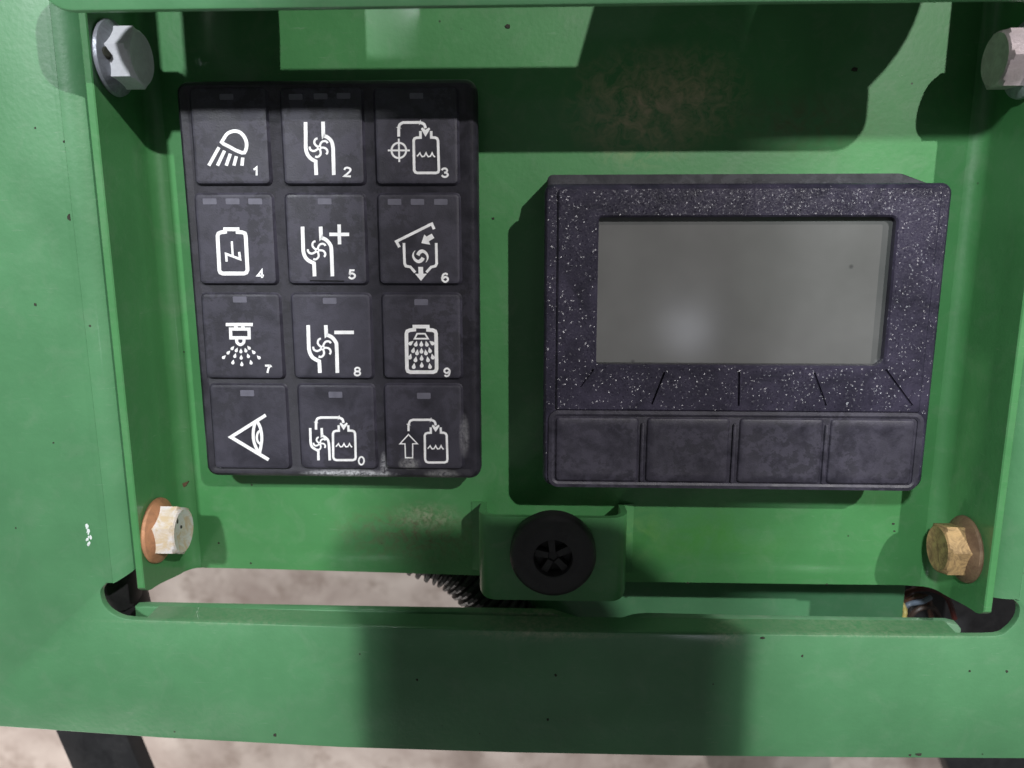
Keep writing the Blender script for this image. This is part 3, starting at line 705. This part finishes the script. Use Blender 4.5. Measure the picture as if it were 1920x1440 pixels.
# facia plate around the screen, with grooves cut in
fl0 = at(1043, 700, zs0)[0]; fr = at(1739, 640, zs0)[0]; fy0 = at(1380, 772, zs0)[1]; fy1 = DY1 - 0.9
fo = rr(fl0, fy0, fr, fy1, (0.6, 0.6, 1.5, 1.5), 8)
fac = loft([z3(inset(fo, -0.05), 18.9), z3(fo, 19.6), z3(inset(fo, 0.4), zs0), z3(inset(so, -0.5), zs0), z3(so, zs0 - 0.5), z3(so, ZS - 0.4), z3(inset(fo, -0.05), ZS - 0.4), z3(inset(fo, -0.05), 18.9)], cap0=False, cap1=False)
fo_ = obj('facia', fac, M_bezel, dp)
def groove(p, q, w=0.62, d=1.0):
    a = Vector(at(*p, zs0)); b = Vector(at(*q, zs0)); t = (b - a).normalized(); s = Vector((-t.y, t.x)) * w / 2
    r0 = [(a.x + s.x, a.y + s.y, zs0 + .3), (a.x - s.x, a.y - s.y, zs0 + .3), (a.x - s.x * .5, a.y - s.y * .5, zs0 - d), (a.x + s.x * .5, a.y + s.y * .5, zs0 - d)]
    r1 = [(b.x + s.x, b.y + s.y, zs0 + .3), (b.x - s.x, b.y - s.y, zs0 + .3), (b.x - s.x * .5, b.y - s.y * .5, zs0 - d), (b.x + s.x * .5, b.y + s.y * .5, zs0 - d)]
    return loft([r0, r1])
cut = obj('cutter', merge(*[groove(*g) for g in (((1113, 692), (1088, 725)), ((1246, 698), (1222, 758)), ((1386, 697), (1385, 761)), ((1527, 699), (1549, 761)), ((1661, 693), (1711, 761)))]), M_bezel, dp, smooth=0)
try:
    md = fo_.modifiers.new('g', 'BOOLEAN'); md.object = cut; md.operation = 'DIFFERENCE'; md.solver = 'EXACT'
    dg = bpy.context.evaluated_depsgraph_get(); me = bpy.data.meshes.new_from_object(fo_.evaluated_get(dg))
    fo_.modifiers.clear(); fo_.data = me
except Exception as e: print('boolean failed', e)
bpy.data.objects.remove(cut)
# window and liquid crystal panel
obj('screen_window', loft([z3(inset(so, 0.02), ZS - 1.0), z3(inset(so, 0.02), ZS - 0.25)]), M_window, dp)
a = at(1118, 684, ZS); b = at(1645, 419, ZS); lc = rr(SX0 + 0.06, SY0 + 0.3, at(1644, 550, ZS)[0], SY1 - 1.9, 0.5, 4)
obj('screen', loft([z3(lc, ZS - 0.2), z3(lc, ZS)]), M_lcd, dp)
# soft keys in their recessed tray
tray = rr(kx0, ky0, kx1, ky1, 1.4, 6)
def ringwall(o_, i_, z0, z1):
    return loft([z3(i_, z0), z3(i_, z1), z3(o_, z1), z3(o_, z0)], False, False)
obj('key_surround', loft([z3(inset(tray, -1.6), 18.9), z3(inset(tray, -1.4), 19.75), z3(inset(tray, -0.5), 19.9), z3(inset(tray, 0.1), 19.6), z3(inset(tray, 0.3), 18.6)], False, False), M_softkey, dp)
obj('key_tray', slab(inset(tray, -0.2), 18.3, 19.32, 0.05), M_softkey, dp)
for i, (xa, xb) in enumerate(((1043, 1195), (1213, 1365), (1386, 1540), (1556, 1711))):
    X0 = at(xa, 845, zs0)[0]; X1 = at(xb, 845, zs0)[0]
    o = rr(X0, ky0 + .5, X1, ky1 - .6, 0.9, 4)
    def rk(d, z, r=None):
        return z3(rr(X0 + d, ky0 + .5 + d, X1 - d, ky1 - .6 - d, max(r if r else 0.9 - d * .3, .25), 4), z)
    obj('soft_key', loft([rk(-.2, 19.25), rk(0, 19.75), rk(.35, 19.95), rk(2.2, 19.78, 2.0), rk(4.5, 19.70, 2.5)]), M_softkey, dp, smooth=60)
for xm in (1204, 1376, 1548):
    X = at(xm, 845, zs0)[0]
    obj('key_divider', slab(rr(X - .42, ky0 + .3, X + .42, ky1 - 2.0, .3, 3), 19.2, 19.95, 0.15), M_softkey, dp)

# ------------------------------------------------------------------ knob on the latch tab
kc = at(1037, 1046, 22)
kn = thing('quarter_turn_knob', 'round black plastic knob with a crossed socket on the green latch tab', 'knob', (kc[0], kc[1], 15))
R = 12.0
obj('knob_head', lathe([(R - 2.0, 15.05 - 15), (R - .6, 0.6), (R, 2.0), (R, 5.2), (R - .5, 6.4), (R - 1.6, 7.2), (R - 4.0, 7.7), (5.9, 7.8), (5.4, 7.5), (5.2, 6.9), (5.1, 3.2), (0.2, 3.0)], (kc[0], kc[1], 15), 'z', 56), M_knob, kn)
for q in range(5):
    a = math.radians(25 + 72 * q); ca, sa = math.cos(a), math.sin(a)
    pts = [(1.2, -1.0), (5.25, -1.2), (5.25, 1.2), (1.2, 1.0)]
    P = [(kc[0] + x * ca - y * sa, kc[1] + x * sa + y * ca) for x, y in pts]
    obj('socket_rib', loft([z3(P, 17.9), z3(P, 20.6), z3(inset(P, .2), 21.0)]), M_knob, kn)
obj('socket_hub', lathe([(1.9, 2.9), (1.9, 5.0), (1.5, 5.3), (0.2, 5.0)], (kc[0], kc[1], 15), 'z', 20), M_knob, kn)
obj('shank', lathe([(3.4, -9), (3.4, 0.2), (3.0, 0.3)], (kc[0], kc[1], 15), 'z', 24), M_knob, kn)

# ------------------------------------------------------------------ things behind the gap
cz = -22.0
e0 = Vector(at3(740, 1062, cz)); e1 = Vector(at3(825, 1101, cz)); e2 = Vector(at3(890, 1155, cz))
d = (e2 - e0).normalized(); nrm = Vector((-d.y, d.x, 0)) if Vector((-d.y, d.x, 0)).y > 0 else Vector((d.y, -d.x, 0))
rad = 8.5
cl = smoothpath([e0 - d * 60 + nrm * (rad - 9), e0 + nrm * rad, e1 + nrm * (rad + .4), e2 + nrm * rad, e2 + d * 55 + nrm * (rad - 12)], 60)
# resample evenly and corrugate
acc = [0.0]
for i in range(1, len(cl)): acc.append(acc[-1] + (cl[i] - cl[i - 1]).length)
pts = []; step = 0.42; s_ = 0; j = 0
while s_ < acc[-1] - step:
    while acc[j + 1] < s_: j += 1
    t = (s_ - acc[j]) / max(acc[j + 1] - acc[j], 1e-6); pts.append(cl[j].lerp(cl[j + 1], t)); s_ += step
def crad(i):
    q = (i * step / 2.9) % 1.0
    return rad - (1.7 if q > 0.58 else 0.0) - (0.35 if q < 0.08 or 0.5 < q <= 0.58 else 0)
o = obj('corrugated_conduit', tube(pts, crad, 20), M_blackhose, None, smooth=0, loc=tuple(e1 + nrm * rad))
tag(o, 'black ribbed plastic conduit showing in the gap below the keypad', 'conduit')
x0r, x1r = at(905, 1130, -30)[0], at(1695, 1130, -30)[0]
rp = thing('rear_panel', 'plain green sheet seen through the gap below the display', 'panel', ((x0r + x1r) / 2, -110, -30))
obj('sheet', slab(rr(x0r, -165, x1r, -70, 1.0, 3), -32.2, -30, .3), M_rear, rp)
fx = at(1537, 1130, -26)[0]
obj('folded_strip', slab(rr(fx, -164, x1r - .3, -71, .6, 3), -42, -36.5, .3), M_rear, rp)
# dark junction box with wires at the right end of the gap
xb = at(1700, 1130, -45)[0]
jb = thing('junction_box', 'black box in the dark right end of the gap', 'box', (xb + 30, -120, -60))
obj('shell', slab(rr(xb - 3, -175, xb + 80, -60, 3, 4), -95, -48, 1.5), M_blackhose, jb)
obj('lid', slab(rr(xb + 2, -165, xb + 70, -70, 3, 4), -48.05, -45, 1.0), M_blackhose, jb)
wcols = [('brown', (0.08, 0.035, 0.02), 'thin brown wire curling in the dark right end of the gap'), ('red', (0.09, 0.02, 0.015), 'dark red wire above the brown one in the right end of the gap'),
         ('blue', (0.16, 0.20, 0.26), 'short pale blue wire at the left of the wires in the gap'), ('yellow', (0.62, 0.50, 0.16), 'short yellow wire at the right end of the green rear panel'),
         ('brown2', (0.07, 0.045, 0.035), 'lowest brown wire in the dark right end of the gap')]
WP = [[(1690, 1135), (1715, 1118), (1740, 1122), (1745, 1150), (1752, 1180)], [(1690, 1120), (1712, 1106), (1745, 1105), (1775, 1120), (1790, 1160)],
      [(1693, 1150), (1699, 1137), (1710, 1131), (1730, 1128), (1745, 1120)], [(1690, 1185), (1694, 1165), (1697, 1150), (1696, 1140), (1690, 1130)],
      [(1700, 1175), (1712, 1150), (1735, 1138), (1755, 1145), (1768, 1180)]]
for (nm, c_, lb), wp in zip(wcols, WP):
    zz = {'yellow': -31, 'blue': -34}.get(nm, -38)
    pp = smoothpath([at3(x, y, zz + 1.5 * math.sin(i)) for i, (x, y) in enumerate(wp)], 6)
    tag(obj('wire', tube(pp, 0.9 if nm != 'yellow' else .75, 8), simple('wire_' + nm, c_, 0.4), None, loc=tuple(pp[0])), lb, 'wire', 'wires in the right end of the gap')
# black hose behind the left notch
hx = at(214, 1120, 5)
o = obj('rubber_hose', tube(smoothpath([(hx[0] - 14, -60, -8), (hx[0] - 5, -85, -6), (hx[0] - 4.5, hx[1] - 3, -6), (hx[0] - 5.5, -112, -9), (hx[0] - 6, -140, -16)], 8), 6.8, 20), M_blackhose, None, loc=(hx[0], hx[1], -8))
tag(o, 'black hose filling the rounded lower left notch of the frame', 'hose')
# black post under the frame, lower left
p0 = Vector(at3(155, 1330, -60)); p1 = Vector(at3(215, 1470, -60)); dd = (p1 - p0).normalized(); sd = Vector((-dd.y, dd.x, 0)) * -1
wv = Vector(at3(252, 1375, -60)) - Vector(at3(103, 1375, -60)); hw = abs(wv.dot(sd)) / 2
mid0 = (Vector(at3(92, 1375, -60)) + Vector(at3(246, 1375, -60))) / 2
lp = thing('frame_leg', 'black square tube leg below the frame at the lower left', 'leg', tuple(mid0))
def beam(a, b, w_, z0, z1):
    d_ = (b - a).normalized(); s2 = Vector((-d_.y, d_.x, 0))
    q = [a + s2 * w_, a - s2 * w_, b - s2 * w_, b + s2 * w_]
    return slab([(v.x, v.y) for v in q], z0, z1, 1.5)
a_, b_ = mid0 - dd * 45, mid0 + dd * 120
obj('tube', beam(a_, b_, hw * .88, -70, -60), M_blackhose, lp)
# dark boot-like foot plate at the lower right
q0 = at3(1765, 1418, -300)
fp = obj('foot_plate', slab([at(1762, 1400, -300), at(1800, 1500, -300), at(2100, 1520, -300), at(2100, 1380, -300)][::1], -320, -300, 2), M_blackhose, None, loc=q0)
tag(fp, 'dark foot plate peeping out below the frame at the lower right', 'foot plate')
# dry leaf scrap on the bracket, white fleck beside it
lx = at(345, 908, 2)
pts = [at(x, y, 1.2) for x, y in ((337, 915), (343, 906), (353, 903), (349, 911), (341, 916))][::-1]
o = obj('leaf_scrap', loft([z3(pts, 0.3), [(p[0], p[1], 1.0 + 0.5 * (i % 2)) for i, p in enumerate(pts)]]), simple('dry_leaf', (0.16, 0.09, 0.055), 0.8, sc=900), None, loc=(lx[0], lx[1], 0.3))
tag(o, 'tiny brown leaf scrap lying left of the keypad corner', 'leaf')

# ------------------------------------------------------------------ added unseen blockers above the panel, shaped to cast its shadows
M_blocker = green_paint('green_blocker_paint', rough=0.5)
st = thing('blocker_post', 'added unseen square green post high above the panel that blocks lamp light', 'post', (-71, 120, 400))  # invented post, keeps one work lamp off the middle of the panel
obj('tube', box(-139, -20, 395, -68, 250, 425, 2), M_blocker, st)
gp = thing('blocker_plate', 'added unseen flat green plate beside the camera position that blocks lamp light', 'plate', (155, 20, 300))  # invented plate, placed so its shadow falls on bottom bar and tab
obj('plate', slab(rr(115, -60, 196, 101, (8, 8, 30, 8), 8), 297, 300, .5), M_blocker, gp)
rc = thing('blocker_disc', 'added unseen round black disc above the top bar that casts shade', 'blocker', (86, 89, 50))  # invented disc, shapes the shadow at the upper right of the plate
obj('disc', lathe([(5, 0), (34, 0), (36, 2), (36, 10), (34, 12), (8, 12), (8, 20), (2, 20)], (86, 89, 50), 'z', 56), M_blackhose, rc)
for hx2, hl in ((-68, 'added unseen black hose casting shade from above the top bar, the one nearer the middle'), (-92, 'added unseen black hose casting shade from above the top bar, the one nearer the left corner')):  # invented hoses, placed to darken the upper left of the plate
    h2 = obj('rubber_hose', tube(smoothpath([(hx2, 53, 30), (hx2, 75, 30), (hx2 - 2, 130, 36), (hx2 - 6, 190, 60)], 8), 12, 18), M_blackhose, None, loc=(hx2, 75, 30))  # added unseen hose, only there to cast shade
    tag(h2, hl, 'hose', 'added shade-casting hoses above the top bar')
cb_ = thing('blocker_wedge', 'added unseen small black block above the top bar that casts shade', 'clamp', (63, 80, 53))  # invented block, closes a lit wedge in the top shadow
obj('block', slab([(37, 66), (77, 68), (71, 100), (46, 98)], 50.5, 56, .8), M_blackhose, cb_)
# pale lamp diffuser on the ceiling, mirrored in the screen
ml, nt, bs = newmat('lamp_diffuser'); bs.inputs['Emission Color'].default_value = (0.85, 0.88, 1, 1); bs.inputs['Emission Strength'].default_value = 5.5
cl_ = thing('ceiling_lamp', 'small round ceiling lamp above the panel', 'lamp', (396, -301, 2000))
obj('diffuser', lathe([(2, 0), (44, 0), (56, 10), (56, 25), (2, 25)], (396, -301, 2000), 'z', 32), ml, cl_)
